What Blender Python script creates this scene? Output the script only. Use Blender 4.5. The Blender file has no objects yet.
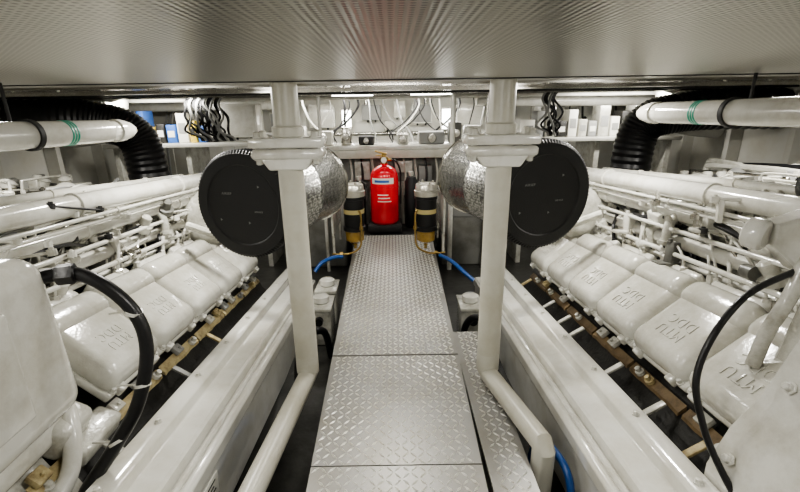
import bpy, bmesh, math, random
from mathutils import Vector, Matrix, Euler
random.seed(7)
S = bpy.context.scene
COL = S.collection
WL = {}

# ------------------------------------------------------------ materials
def mat(name, col, rough=0.5, metal=0.0, var=0.0, vscale=6.0, bump=0.0, bscale=40.0, dark=None, emit=0, coat=0.0, stretch=None):
    m = bpy.data.materials.new(name); m.use_nodes = True
    nt = m.node_tree; p = nt.nodes['Principled BSDF']
    p.inputs['Base Color'].default_value = (*col, 1)
    p.inputs['Roughness'].default_value = rough
    p.inputs['Metallic'].default_value = metal
    p.inputs['Coat Weight'].default_value = coat
    p.inputs['Coat Roughness'].default_value = 0.06
    if emit:
        p.inputs['Emission Color'].default_value = (*col, 1)
        p.inputs['Emission Strength'].default_value = emit
    tc = nt.nodes.new('ShaderNodeTexCoord'); mp = nt.nodes.new('ShaderNodeMapping')
    nt.links.new(tc.outputs['Object'], mp.inputs['Vector'])
    if stretch: mp.inputs['Scale'].default_value = stretch
    if var > 0:
        n = nt.nodes.new('ShaderNodeTexNoise'); n.inputs['Scale'].default_value = vscale
        n.inputs['Detail'].default_value = 8; n.inputs['Roughness'].default_value = 0.7
        nt.links.new(mp.outputs[0], n.inputs['Vector'])
        r = nt.nodes.new('ShaderNodeValToRGB')
        r.color_ramp.elements[0].position = 0.34; r.color_ramp.elements[1].position = 0.58
        d = dark if dark else tuple(c*(1-var)*k for c,k in zip(col,(1.0,0.97,0.90)))
        r.color_ramp.elements[0].color = (*d, 1); r.color_ramp.elements[1].color = (*col, 1)
        nt.links.new(n.outputs['Fac'], r.inputs['Fac'])
        nt.links.new(r.outputs['Color'], p.inputs['Base Color'])
    if bump > 0:
        n2 = nt.nodes.new('ShaderNodeTexNoise'); n2.inputs['Scale'].default_value = bscale
        n2.inputs['Detail'].default_value = 3
        nt.links.new(mp.outputs[0], n2.inputs['Vector'])
        b = nt.nodes.new('ShaderNodeBump'); b.inputs['Strength'].default_value = bump
        b.inputs['Distance'].default_value = 0.01
        nt.links.new(n2.outputs['Fac'], b.inputs['Height'])
        nt.links.new(b.outputs['Normal'], p.inputs['Normal'])
    return m

WHITE = mat('white_engine_enamel', (0.70,0.695,0.645), 0.18, 0, 0.26, 5, 0.05, 60, coat=0.7)
WHITE2 = mat('white_cast_enamel', (0.58,0.575,0.52), 0.24, 0, 0.42, 8, 0.22, 70, coat=0.6)
COVERW = mat('white_cover_enamel', (0.62,0.615,0.565), 0.18, 0, 0.26, 5, 0.12, 60, coat=0.7)
RAILW = mat('white_rail_enamel', (0.71,0.705,0.655), 0.14, 0, 0.18, 3, 0.03, 30, coat=0.7)
GREYW = mat('block_shade_and_case_grey', (0.028,0.027,0.024), 0.5, 0, 0.6, 7, 0.3, 50)  # crevice shade put into the block colour; also a dark shelf case
MIDG = mat('inner_shade_and_machine_grey', (0.17,0.17,0.155), 0.4, 0, 0.5, 5, 0.1, 50)  # engine interior shade painted in as grey; also plain grey bench casing
CREAM = mat('yellowed_gasket', (0.50,0.42,0.23), 0.55, 0, 0.45, 14, 0.2, 40, dark=(0.20,0.14,0.06))
BROWN = mat('dark_brown_gasket', (0.16,0.11,0.055), 0.6, 0, 0.5, 14, 0.2, 40)
POSTM = mat('cream_white_post_paint', (0.53,0.52,0.455), 0.32, 0, 0.14, 4, 0.05, 40)
BLACK = mat('black_rubber', (0.010,0.010,0.011), 0.36, 0, 0.3, 20, 0.08, 80)
BLACKM = mat('black_moulded_cover', (0.006,0.006,0.007), 0.5, 0, 0, 1, 0.15, 150)
DARK = mat('dark_grey_metal', (0.03,0.03,0.03), 0.6, 0, 0.4, 8)  # plain near-black metal colour for clamps, strips, blocks and print
STEEL = mat('stainless_steel', (0.62,0.61,0.58), 0.22, 1.0, 0.15, 10)
CAPM = mat('metal_filter_head', (0.62,0.60,0.54), 0.30, 0.7, 0.2, 12)
RED = mat('red_gloss_paint', (0.82,0.012,0.03), 0.20, 0, 0.1, 4, coat=0.7)
BRASS = mat('brass', (0.50,0.35,0.13), 0.3, 1.0, 0.2, 12)
AMBER = mat('amber_bowl', (0.40,0.25,0.05), 0.12, 0, 0.3, 10, coat=0.5)
LABEL = mat('pale_label', (0.80,0.79,0.72), 0.5)
YELL = mat('gold_label', (0.58,0.48,0.22), 0.5)
YELB = mat('yellow_carton', (0.75,0.55,0.08), 0.5)
BLUE = mat('blue_hose', (0.015,0.075,0.27), 0.35)
BLUEL = mat('blue_label', (0.04,0.13,0.42), 0.5)
GREEN = mat('green_band', (0.01,0.30,0.20), 0.4)
FLOORM = mat('bilge_paint', (0.05,0.05,0.046), 0.3, 0, 0.7, 3, 0.3, 12)
WALLM = mat('white_bulkhead_paint', (0.60,0.595,0.55), 0.45, 0, 0.16, 1.5, 0.04, 20)
TANKM = mat('pale_grey_tank_paint', (0.26,0.26,0.24), 0.4, 0, 0.4, 3, 0.1, 30)
PLATE = mat('aluminium_tread', (0.31,0.305,0.29), 0.38, 0.5, 0.12, 4)
PLATE2 = mat('aluminium_tread_diamonds', (0.80,0.795,0.76), 0.30, 0.4, 0.05, 8)
TEXTW = mat('faint_print', (0.20,0.20,0.19), 0.5)
LAMPM = mat('lamp_diffuser', (1.0,0.98,0.93), 0.5, emit=12)
GREYB = mat('grey_plastic', (0.30,0.305,0.30), 0.5, 0, 0.1, 5)
CEIL2 = mat('polished_ceiling_panel', (0.50,0.49,0.45), 0.12, 0.95, 0.3, 2, 0.03, 8)

def dotted(name, scale, lo, hi, p0, p1, metal, rough, bump, dist=0.004):
    m = bpy.data.materials.new(name); m.use_nodes = True
    nt = m.node_tree; p = nt.nodes['Principled BSDF']; L = nt.links.new
    p.inputs['Metallic'].default_value = metal; p.inputs['Roughness'].default_value = rough
    tc = nt.nodes.new('ShaderNodeTexCoord')
    v = nt.nodes.new('ShaderNodeTexVoronoi'); v.inputs['Scale'].default_value = scale
    v.inputs['Randomness'].default_value = 0.0 if name.startswith('perf') else 0.5
    L(tc.outputs['Object'], v.inputs['Vector'])
    r = nt.nodes.new('ShaderNodeValToRGB')
    r.color_ramp.elements[0].position = p0; r.color_ramp.elements[1].position = p1
    r.color_ramp.elements[0].color = (*lo,1); r.color_ramp.elements[1].color = (*hi,1)
    L(v.outputs['Distance'], r.inputs['Fac'])
    n = nt.nodes.new('ShaderNodeTexNoise'); n.inputs['Scale'].default_value = 1.3; n.inputs['Detail'].default_value = 3
    L(tc.outputs['Object'], n.inputs['Vector'])
    mx = nt.nodes.new('ShaderNodeMix'); mx.data_type = 'RGBA'; mx.blend_type = 'MULTIPLY'
    mx.inputs['Factor'].default_value = 0.3
    L(r.outputs['Color'], mx.inputs['A']); L(n.outputs['Fac'], mx.inputs['B'])
    L(mx.outputs['Result'], p.inputs['Base Color'])
    b = nt.nodes.new('ShaderNodeBump'); b.inputs['Strength'].default_value = bump; b.inputs['Distance'].default_value = dist
    if name.startswith('perf'):
        wv = nt.nodes.new('ShaderNodeTexWave'); wv.wave_type='BANDS'; wv.bands_direction='X'
        wv.inputs['Scale'].default_value = 34; wv.inputs['Distortion'].default_value = 1.0
        L(tc.outputs['Object'], wv.inputs['Vector']); L(wv.outputs['Fac'], b.inputs['Height'])
    else: L(v.outputs['Distance'], b.inputs['Height'])
    L(b.outputs['Normal'], p.inputs['Normal'])
    return m
CEIL = dotted('perforated_aluminium', 85, (0.20,0.19,0.165), (0.56,0.54,0.485), 0.20, 0.36, 0.75, 0.30, 0.22, 0.002)
SILV = dotted('silver_foil_mesh', 60, (0.66,0.66,0.63), (0.20,0.20,0.19), 0.28, 0.70, 0.92, 0.27, 0.45)

# ------------------------------------------------------------ geometry builder
def frame(c0, c1, c2, o):
    M = Matrix.Identity(4)
    for i, c in enumerate((c0, c1, c2)):
        for j in range(3): M[j][i] = c[j]
    for j in range(3): M[j][3] = o[j]
    return M

class B:
    def __init__(s, xf=None, mir=1):
        s.v=[]; s.f=[]; s.m=[]; s.cur=0; s.xf=xf or Matrix.Identity(4); s.mir=mir
    def mat(s, i): s.cur=i; return s
    def raw(s, vs, fs, M=None):
        o=len(s.v)
        for v in vs:
            v=Vector(v)
            if M is not None: v=M@v
            v.x*=s.mir
            s.v.append(s.xf@v)
        for f in fs:
            s.f.append([i+o for i in f]); s.m.append(s.cur)
        return s
    def bm(s, bm, M=None):
        bm.verts.ensure_lookup_table(); bm.verts.index_update()
        s.raw([v.co.copy() for v in bm.verts], [[v.index for v in f.verts] for f in bm.faces], M)
        bm.free(); return s
    def box(s, c, size, rot=(0,0,0), bevel=0, seg=2, taper=(1,1), M=None):
        bm=bmesh.new(); bmesh.ops.create_cube(bm, size=1)
        for v in bm.verts:
            k=taper if v.co.z>0 else (1,1)
            v.co=Vector((v.co.x*size[0]*k[0], v.co.y*size[1]*k[1], v.co.z*size[2]))
        if bevel>0:
            bmesh.ops.bevel(bm, geom=list(bm.edges), offset=bevel, segments=seg, profile=0.5, affect='EDGES', clamp_overlap=True)
        T=Matrix.Translation(c)@Euler(rot).to_matrix().to_4x4()
        if M is not None: T=M@T
        return s.bm(bm, T)
    def lathe(s, prof, p0, axis=(0,0,1), segs=24, M=None, teeth=0, tdep=0):
        q=Vector(axis).normalized().to_track_quat('Z','Y').to_matrix().to_4x4()
        T=Matrix.Translation(p0)@q
        if M is not None: T=M@T
        vs=[];fs=[];n=len(prof)
        for (r,h) in prof:
            for k in range(segs):
                a=2*math.pi*k/segs
                rr=r-(tdep if (teeth and k%2 and r>teeth) else 0)
                vs.append((rr*math.cos(a), rr*math.sin(a), h))
        for i in range(n-1):
            for k in range(segs):
                fs.append([i*segs+k, i*segs+(k+1)%segs, (i+1)*segs+(k+1)%segs, (i+1)*segs+k])
        if prof[0][0]>1e-5: fs.append(list(range(segs))[::-1])
        if prof[-1][0]>1e-5: fs.append([(n-1)*segs+k for k in range(segs)])
        return s.raw(vs, fs, T)
    def cyl(s, p0, p1, r, r2=None, segs=20):
        p0=Vector(p0); p1=Vector(p1); L=(p1-p0).length
        return s.lathe([(r,0),(r if r2 is None else r2,L)], p0, p1-p0, segs)
    def prism(s, prof, y0, y1):
        n=len(prof)
        vs=[(x,y0,z) for x,z in prof]+[(x,y1,z) for x,z in prof]
        fs=[list(range(n)), list(range(n,2*n))[::-1]]
        for i in range(n): fs.append([i,(i+1)%n,n+(i+1)%n,n+i])
        return s.raw(vs,fs)
    def sweep(s, pts, r, segs=10, sub=8, curve=True, rf=None):
        P=[Vector(p) for p in pts]
        if curve and len(P)>2:
            Q=[P[0]*2-P[1]]+P+[P[-1]*2-P[-2]]; out=[]
            for i in range(1,len(Q)-2):
                for k in range(sub):
                    t=k/sub; a,b,c,d=Q[i-1],Q[i],Q[i+1],Q[i+2]
                    out.append(0.5*((2*b)+(c-a)*t+(2*a-5*b+4*c-d)*t*t+(3*b-a-3*c+d)*t**3))
            out.append(P[-1]); P=out
        vs=[];fs=[];n=len(P); up=None
        for i in range(n):
            t=(P[min(i+1,n-1)]-P[max(i-1,0)]).normalized()
            if up is None:
                up=Vector((0,0,1)) if abs(t.z)<0.9 else Vector((1,0,0))
            x=up-t*up.dot(t)
            if x.length<1e-4: x=t.orthogonal()
            x.normalize(); y=t.cross(x); up=x
            rr=rf(i) if rf else r
            for k in range(segs):
                a=2*math.pi*k/segs
                vs.append(P[i]+x*(rr*math.cos(a))+y*(rr*math.sin(a)))
        for i in range(n-1):
            for k in range(segs):
                fs.append([i*segs+k, i*segs+(k+1)%segs, (i+1)*segs+(k+1)%segs, (i+1)*segs+k])
        fs.append(list(range(segs))[::-1]); fs.append([(n-1)*segs+k for k in range(segs)])
        return s.raw(vs,fs)
    def bolt(s, p, axis=(0,0,1), r=0.012, h=0.012):
        return s.lathe([(r*1.5,0),(r*1.5,h*0.25),(r,h*0.25),(r,h),(r*0.6,h*1.15)], p, axis, 6)
    def text(s, body, size, M, ext=0.004):
        cu=bpy.data.curves.new('t','FONT'); cu.body=body; cu.size=size; cu.extrude=ext
        cu.align_x='CENTER'; cu.align_y='CENTER'; cu.resolution_u=3; cu.space_line=0.92; cu.space_character=1.12
        ob=bpy.data.objects.new('t',cu); COL.objects.link(ob)
        bpy.context.view_layer.update()
        dg=bpy.context.evaluated_depsgraph_get()
        me=bpy.data.meshes.new_from_object(ob.evaluated_get(dg))
        s.raw([v.co.copy() for v in me.vertices], [list(p.vertices) for p in me.polygons], M)
        bpy.data.objects.remove(ob); bpy.data.meshes.remove(me); bpy.data.curves.remove(cu)
        return s
    def make(s, name, mats, parent=None, ang=35, bevel=0, recalc=True, **props):
        if not isinstance(mats,(list,tuple)): mats=[mats]
        me=bpy.data.meshes.new(name)
        mn=Vector([min(v[i] for v in s.v) for i in range(3)]); mx=Vector([max(v[i] for v in s.v) for i in range(3)])
        o=Vector(((mn.x+mx.x)/2,(mn.y+mx.y)/2,mn.z))
        me.from_pydata([v-o for v in s.v],[],s.f)
        for m in mats: me.materials.append(m)
        for p,i in zip(me.polygons,s.m): p.material_index=i
        if recalc:
            bm=bmesh.new(); bm.from_mesh(me); bmesh.ops.recalc_face_normals(bm,faces=bm.faces); bm.to_mesh(me); bm.free()
        me.shade_smooth(); me.set_sharp_from_angle(angle=math.radians(ang))
        me.update()
        ob=bpy.data.objects.new(name,me); COL.objects.link(ob)
        WL[ob.name]=o
        if parent is not None:
            ob.parent=parent; ob.location=o-WL[parent.name]
        else: ob.location=o
        if bevel:
            md=ob.modifiers.new('b','BEVEL'); md.width=bevel; md.segments=2; md.limit_method='ANGLE'; md.angle_limit=math.radians(40)
        for k,v in props.items(): ob[k]=v
        return ob

def thing(name, loc, label, category, group=None):
    e=bpy.data.objects.new(name,None); COL.objects.link(e); e.empty_display_size=0.1
    e.location=loc; WL[e.name]=Vector(loc); e['label']=label; e['category']=category
    if group: e['group']=group
    return e

# ------------------------------------------------------------ setting
B().box((0,2.4,-0.47),(7.2,8.2,0.1)).make('floor',FLOORM,kind='structure')
B().box((0,0.35,1.43),(7.0,3.5,0.06)).make('ceiling',CEIL,kind='structure')
B().box((0,4.25,1.450),(7.0,4.3,0.06)).make('ceiling',CEIL2,kind='structure')
B().box((0,6.35,0.55),(7.0,0.1,2.0)).make('wall_back',WALLM,kind='structure')
B().box((-3.45,2.35,0.55),(0.1,8,2.0)).make('wall_left',WALLM,kind='structure')
B().box((3.45,2.35,0.55),(0.1,8,2.0)).make('wall_right',WALLM,kind='structure')
B().box((0,-1.5,0.55),(7.0,0.1,2.0)).make('wall_front',WALLM,kind='structure')
b=B().box((0,2.1,1.396),(6.8,0.025,0.014))
for i in range(34): b.lathe([(0.009,0),(0.006,0.006)],(-3.3+i*0.2,2.1,1.389),(0,0,-1),10)
b.make('trim_1',STEEL,kind='structure')
B().box((0,1.85,1.3985),(6.8,0.010,0.005)).make('trim_2',DARK,kind='structure')
for i,(y,m) in enumerate(((3.3,STEEL),(3.9,DARK),(4.4,STEEL),(5.0,DARK),(5.6,STEEL))): B().box((0,y,1.412),(6.8,0.05,0.022)).make('trim_%d'%(3+i),m,kind='structure')
for i,z in enumerate((0.35,0.88)): B().box((0,6.285,z),(6.8,0.03,0.05)).make('trim_%d'%(8+i),WALLM,kind='structure')
for i,x in enumerate((-2.4,-1.2,1.2,2.4)): B().box((x,6.285,0.5),(0.05,0.03,1.85)).make('trim_%d'%(10+i),WALLM,kind='structure')
n=14
for s in (-1,1):
    for y in (1.6,2.3,3.0,3.7,4.4,5.1,5.8):
        B().box((s*3.34,y,0.5),(0.12,0.06,1.84)).make('trim_%d'%n,WALLM,kind='structure'); n+=1

# ------------------------------------------------------------ walkway plates
def xl(y): return -0.328-(y-1.29)*0.024
def xr(y): return 0.320+(y-1.29)*0.024
def tread(y0,y1,z,xa,xb,label,pitch=0.031,thick=0.012,flange=True):
    b=B()
    vs=[(xa(y0),y0,z-thick),(xb(y0),y0,z-thick),(xb(y1),y1,z-thick),(xa(y1),y1,z-thick),
        (xa(y0),y0,z),(xb(y0),y0,z),(xb(y1),y1,z),(xa(y1),y1,z)]
    b.raw(vs,[[0,3,2,1],[4,5,6,7],[0,1,5,4],[1,2,6,5],[2,3,7,6],[3,0,4,7]])
    b.mat(1)
    ny=max(1,int((y1-y0)/pitch))
    for j in range(ny):
        y=y0+(j+0.5)*(y1-y0)/ny
        i=-28
        while i<29:
            x=i*pitch
            i+=1
            if x<xa(y)+0.018 or x>xb(y)-0.018: continue
            a=math.radians(45 if (i+j)%2 else -45)
            ca,sa=math.cos(a),math.sin(a); L=pitch*0.60; W=pitch*0.17; h=0.0045
            P=[(-L,0,0),(0,-W,0),(L,0,0),(0,W,0),(-L*0.5,0,h),(L*0.5,0,h)]
            P=[(x+px*ca-py*sa,y+px*sa+py*ca,z+pz) for px,py,pz in P]
            b.raw(P,[[0,1,5,4],[1,2,5],[2,3,5],[3,0,4,5]])
    ob=b.make('walkway_plate',[PLATE,PLATE2],ang=15,recalc=False,label=label,category='floor plate',group='tread plates of the walkway')
    if flange:
        for fx,s in ((xa,1),(xb,-1)):
            f=B().raw([(fx(y0),y0,z-0.07),(fx(y1),y1,z-0.07),(fx(y1)+s*0.012,y1,z-0.07),(fx(y0)+s*0.012,y0,z-0.07),
                   (fx(y0),y0,z-thick),(fx(y1),y1,z-thick),(fx(y1)+s*0.012,y1,z-thick),(fx(y0)+s*0.012,y0,z-thick)],
                  [[0,3,2,1],[4,5,6,7],[0,1,5,4],[1,2,6,5],[2,3,7,6],[3,0,4,7]])
            f.make('edge_flange',STEEL,ob)
    return ob
tread(0.55,1.332,0,xl,xr,'aluminium diamond tread plate at the near end of the walkway')
tread(1.338,2.103,0,xl,xr,'aluminium diamond tread plate between the two posts')
tread(2.115,4.45,0,xl,xr,'long diamond tread plate ending at the fuel filters')
tread(1.22,2.50,-0.078,lambda y:0.358,lambda y:0.53,'lower diamond tread plate beside the walkway under the post foot',flange=False)
e=thing('underframe',(0,2.5,-0.42),'steel bearer frame standing in the bilge under tread plates','frame')
for x in (-0.27,0.27): B().box((x,2.5,-0.102),(0.05,3.9,0.06)).make('bearer',STEEL,e)
for y in (0.6,1.335,2.11,3.05,4.4):
    B().box((0,y,-0.102),(0.48,0.05,0.056)).make('cross_bar',STEEL,e)
    for x in (-0.27,0.27): B().box((x,y,-0.275),(0.05,0.05,0.29)).make('leg',STEEL,e)

# ------------------------------------------------------------ posts
def post(s):
    x=-0.455 if s<0 else 0.472; y=1.97
    e=thing('support_post',(x,y,-0.42),'white painted steel pipe post with bolted collar and bent foot','post','pipe posts under the ceiling')
    b=B().sweep([(x,y,1.40),(x,y,0.9),(x,y,0.03)],0.056,24)
    b.make('pipe',POSTM,e)
    ex=-0.535 if s<0 else 0.592; ey=1.16 if s<0 else 1.44
    b=B().sweep([(x,y,0.10),(x,y,0.0),(x+s*0.002,y-0.02,-0.018),(ex-s*0.002,ey+0.02,-0.018),(ex,ey,-0.035),(ex,ey,-0.42)],0.046,24,6,curve=False,rf=lambda i:0.0565 if i<2 else 0.046)
    b.make('foot_tube',POSTM,e)
    z=1.115
    c=B().box((x,y,z+0.042),(0.315,0.16,0.042),bevel=0.010,seg=2); c.make('collar_plate',WHITE,e)
    c=B().box((x,y,z-0.006),(0.30,0.15,0.040),bevel=0.010,seg=2)
    c.prism([(x-0.115,z-0.024),(x-0.080,z-0.075),(x+0.080,z-0.075),(x+0.115,z-0.024)],y-0.062,y+0.062)
    c.make('collar_plate',WHITE,e,bevel=0.008)
    c=B().lathe([(0.057,0),(0.066,0.006),(0.066,0.045),(0.057,0.052)],(x,y,z+0.06),(0,0,1),24); c.make('sleeve',POSTM,e)
    for dx in (-0.122,0.122):
        for dy in (-0.045,0.045):
            B().bolt((x+dx,y+dy,z+0.062),(0,0,1),0.015,0.024).make('bolt',WHITE2,e)
            B().bolt((x+dx,y+dy,z-0.025),(0,0,-1),0.015,0.024).make('bolt',WHITE2,e)
post(-1); post(1)

# ------------------------------------------------------------ air filters
def air_filter(s):
    z=0.822 if s<0 else 0.850
    X=0.775
    C=Vector((s*X,2.22,z)); A=Vector((-s*0.30,1,-0.01 if s<0 else 0.0)).normalized()
    e=thing('air_filter',(s*0.66,2.6,z-0.27),'silver foil cylindrical air filter with black ribbed round end cover','air filter','engine air filters')
    b=B()
    prof=[(0.0,0.0),(0.205,0.0),(0.212,-0.006),(0.264,-0.006),(0.274,0.000),(0.284,0.010),(0.284,0.080),(0.272,0.088),(0.20,0.088)]
    b.lathe(prof,C,A,200,teeth=0.27,tdep=0.006)
    b.make('end_cover',BLACKM,e,ang=25,label='black ribbed end cover')
    N=-A
    R=A.cross(Vector((0,0,1))).normalized(); Uv=N.cross(R)
    if Uv.z<0: R=-R; Uv=N.cross(R)
    M=lambda u,v,k=0.0015:frame(R,Uv,N,C+N*k+R*u+Uv*v)
    B().text('AIRSEP',0.018,M(-0.09,0.06),0.0008).make('print_mark',TEXTW,e)
    B().text('SERVICE',0.012,M(0.09,-0.03),0.0008).make('print_mark',TEXTW,e)
    for (u,v) in ((-0.14,-0.08),(0.03,-0.09),(0.10,0.10)):
        B().lathe([(0.008,0),(0.008,0.001)],M(u,v)@Vector((0,0,0)),N,3).make('print_mark',TEXTW,e)
    b=B().lathe([(0.19,0.08),(0.252,0.09),(0.252,0.40),(0.256,0.405),(0.256,0.43),(0.252,0.435),(0.252,0.80),(0.235,0.825),(0.19,0.83)],C,A,72)
    b.make('filter_body',SILV,e,ang=40,label='silver foil mesh body')
    for h,w in ((0.10,0.03),(0.76,0.03)):
        B().lathe([(0.253,h),(0.262,h),(0.262,h+w),(0.253,h+w)],C,A,72).make('clamp_band',STEEL,e)
    b=B(); b.lathe([(0.20,0.82),(0.225,0.83),(0.21,0.87),(0.17,0.93),(0.15,0.99),(0.10,1.0)],C,A,48)
    b.make('outlet_cone',SILV,e)
    P=C+A*0.96
    b=B(); b.sweep([P,P+A*0.10,P+Vector((s*0.06,0.20,-0.04)),P+Vector((s*0.20,0.26,-0.12)),P+Vector((s*0.42,0.26,-0.22))],0.12,20,6)
    b.make('outlet_elbow',WHITE,e)
    b=B(); q=C+A*0.42
    b.box((q.x+s*0.17,q.y,q.z-0.22),(0.14,0.08,0.06),rot=(0,s*0.6,0),bevel=0.008)
    b.sweep([(q.x+s*0.15,q.y,q.z-0.20),(q.x+s*0.36,q.y,q.z-0.28),(q.x+s*0.62,q.y,q.z-0.20)],0.025,10)
    b.make('mounting_bracket',WHITE2,e)
air_filter(-1); air_filter(1)

# ------------------------------------------------------------ engines
TILT=math.radians(-5.4)
ME=Matrix.Translation((0,1.19,0))@Matrix.Rotation(TILT,4,'X')
SL=math.radians(39)
PV=Vector((math.cos(SL),0,math.sin(SL))); NV=Vector((-math.sin(SL),0,math.cos(SL)))
def engine(s):
    e=thing('marine_engine',(s*1.75,2.2,-0.42),'large white V diesel engine, '+('thick black hose looping over its end' if s<0 else 'thin black hose and eye bracket'),'engine','twin main engines')
    nb=lambda: B(ME,s)
    b=nb()
    b.prism([(0.735,-0.30),(0.735,-0.03),(0.72,-0.03),(0.72,0.025),(0.735,0.04),(0.785,0.04),(0.79,0.085),(0.80,0.095),(0.885,0.105),(0.89,0.150),(0.905,0.160),(0.95,0.165),(0.975,0.160),(0.975,-0.30)],-0.75,2.55)
    b.make('base_rail',RAILW,e,ang=30,bevel=0.005,label='long stepped white box rail')
    for i in range(9): nb().bolt((0.93,-0.5+i*0.36,0.163),(0,0,1),0.011,0.014).make('rail_bolt',WHITE,e)
    b=nb(); b.sweep([(0.762,-0.6,0.05),(0.762,2.4,0.05)],0.012,10,curve=False); b.make('bilge_line',WHITE,e)
    b=nb()
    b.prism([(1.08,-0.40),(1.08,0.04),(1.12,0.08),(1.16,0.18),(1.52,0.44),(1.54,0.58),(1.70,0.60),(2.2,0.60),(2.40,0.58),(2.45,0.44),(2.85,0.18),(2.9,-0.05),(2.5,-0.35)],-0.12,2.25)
    b.make('engine_block',GREYW,e,ang=25,bevel=0.01)  # white engine's block darkened so its gaps read as shade
    ys=[0.02+i*0.382 for i in range(6)]
    rd=random.Random(5 if s<0 else 9)
    for k,y in enumerate(ys):
        b=nb(); n=9; vs=[]; y0=y-0.185; y1=y+0.18
        for j in range(n+1):
            yy=y0+(y1-y0)*j/n; q=rd.uniform(-.004,.004)
            vs+=[(1.094+q,yy,0.155),(1.096+q,yy,0.170),(1.124,yy,0.198),(1.124,yy,0.175)]
        fs=[[0,1,2,3],[4*n+3,4*n+2,4*n+1,4*n]]
        for j in range(n):
            a=4*j
            for m_ in range(4): fs.append([a+m_,a+(m_+1)%4,a+4+(m_+1)%4,a+4+m_])
        b.raw(vs,fs); b.make('shield_strip',CREAM if s<0 else BROWN,e,label='thin yellowed ledge' if s<0 else 'thin dark brown ledge')
        for d in (-0.12,0.0,0.11):
            b=nb(); t=rd.randrange(3); yy=y+d+rd.uniform(-.03,.03)
            if t==0: b.box((1.115,yy,0.208),(0.05,0.06,0.025),rot=(0,-0.7,0),bevel=0.006).bolt((1.105,yy,0.212),(-0.6,0,0.8),0.008,0.014)
            elif t==1: b.lathe([(0.020,0),(0.020,0.015),(0.012,0.018),(0.012,0.035),(0,0.037)],(1.105,yy,0.182),(-0.6,0,0.8),12)
            else: b.box((1.04,yy,0.13),(0.12,0.03,0.012),rot=(0,-0.55,0),bevel=0.003)
            b.make('exhaust_fitting',[WHITE2,WHITE,GREYB,CREAM][rd.randrange(4)],e)
    b=nb(); b.sweep([(1.012,-0.3,0.07),(1.012,2.3,0.07)],0.010,8,curve=False); b.make('drain_pipe',WHITE2,e)
    def cover(F,y,o,text):
        b=nb()
        b.box((0,0,0.010),(0.44,0.378,0.035),bevel=0.010,M=F)
        b.box((-0.020,0,0.060),(0.405,0.374,0.108),bevel=0.050,seg=6,taper=(0.84,0.95),M=F)
        b.box((0.130,0,0.066),(0.165,0.378,0.140),bevel=0.056,seg=6,taper=(0.82,0.97),M=F)
        b.box((0.215,0,0.045),(0.05,0.300,0.08),bevel=0.014,M=F)
        for v in (-0.12,0.12): b.box((-0.212,v,0.028),(0.05,0.045,0.04),bevel=0.008,M=F)
        for u in (-0.205,0.21):
            for v in (-0.155,0.155): b.bolt(F@Vector((u,v,0.026)),NV if text else Vector((-NV.x,0,NV.z)),0.012,0.018)
        if text:
            yd=Vector((0,1,0)) if s>0 else Vector((0,-1,0))
            b.text('MTU\nDDC',0.068 if s>0 else 0.060,frame(yd,-PV,NV,o+PV*-0.055+NV*0.1145),0.0032 if s>0 else 0.0020)
        b.make('rocker_cover',COVERW,e,ang=50)
    for k,y in enumerate(ys):
        if s<0 and k==0: continue
        o=Vector((1.285,y,0.390))
        cover(frame(PV,Vector((0,1,0)),NV,o),y,o,True)
    for k,y in enumerate(ys[1:]):
        o=Vector((2.62,y,0.42))
        cover(frame(Vector((-PV.x,0,PV.z)),Vector((0,-1,0)),Vector((-NV.x,0,NV.z)),o),y,o,False)
    specs=[((1.455,-0.1,0.60),(1.455,2.2,0.60),0.014),((1.46,-0.45,0.68),(1.49,2.2,0.71),0.034),
           ((1.56,-0.6,0.915),(1.42,2.15,0.995),0.050),((1.50,-0.55,0.79),(1.45,2.1,0.87),0.034),((1.75,0.0,0.88),(1.75,2.2,0.88),0.016),
           ((1.62,0.2,0.92),(1.85,2.0,0.93),0.013),((1.40,-0.3,0.745),(1.43,2.1,0.79),0.011),((1.66,-0.2,0.84),(1.60,2.1,0.87),0.018),
           ((1.40,-0.3,0.64),(1.42,2.1,0.66),0.012),((1.44,-0.4,0.83),(1.40,2.1,0.92),0.011),((1.43,-0.4,0.865),(1.38,2.1,0.945),0.009),((1.68,-0.3,0.99),(1.62,2.1,1.01),0.020)]
    for (p0,p1,r) in specs:
        b=nb(); b.sweep([p0,p1],r,18,curve=False)
        P0=Vector(p0);P1=Vector(p1)
        for i in range(3):
            q=P0.lerp(P1,(i+0.5)/3+0.04*math.sin(p0[0]*40))
            b.lathe([(r,0),(r*1.12+0.003,0.002),(r*1.12+0.003,0.016),(r,0.018)],q,P1-P0,18)
        b.make('coolant_pipe' if r>0.025 else 'fuel_pipe',WHITE,e)
    for i in range(34):
        y=rd.uniform(-0.1,1.9); k=rd.uniform(0.15,0.7); x0=rd.uniform(1.40,1.5); x1=rd.uniform(1.5,1.75)
        b=nb(); b.sweep([(x0,y,0.58),(x0,y+0.03,0.64+rd.uniform(0,.05)),(x0*0.7+x1*0.3,y+k*0.4,rd.uniform(0.68,0.84)),(x0*0.3+x1*0.7,y+k*0.8,rd.uniform(0.72,0.90)),(x1,y+k,0.82),(x1+0.04,y+k+0.03,0.72)],rd.choice([0.006,0.008,0.011]),7,6)
        b.lathe([(0.019,0),(0.019,0.035),(0.012,0.04)],(x0,y,0.57),(0,0,1),6)
        b.make('fuel_line',[WHITE,STEEL,WHITE,WHITE,BLACK,WHITE][i%6],e)
    for i in range(8):
        x=1.46+i*0.09; pts=[]
        for j in range(8): pts.append((x+rd.uniform(-.05,.05),-0.05+j*0.31,0.78+0.025*i+rd.uniform(-.06,.06)))
        b=nb(); b.sweep(pts,rd.choice([0.008,0.012,0.016]),8,6); b.make('wiring_loom',[BLACK,WHITE,BLACK,WHITE2,DARK,BLACK,WHITE,GREYB][i],e)
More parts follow.
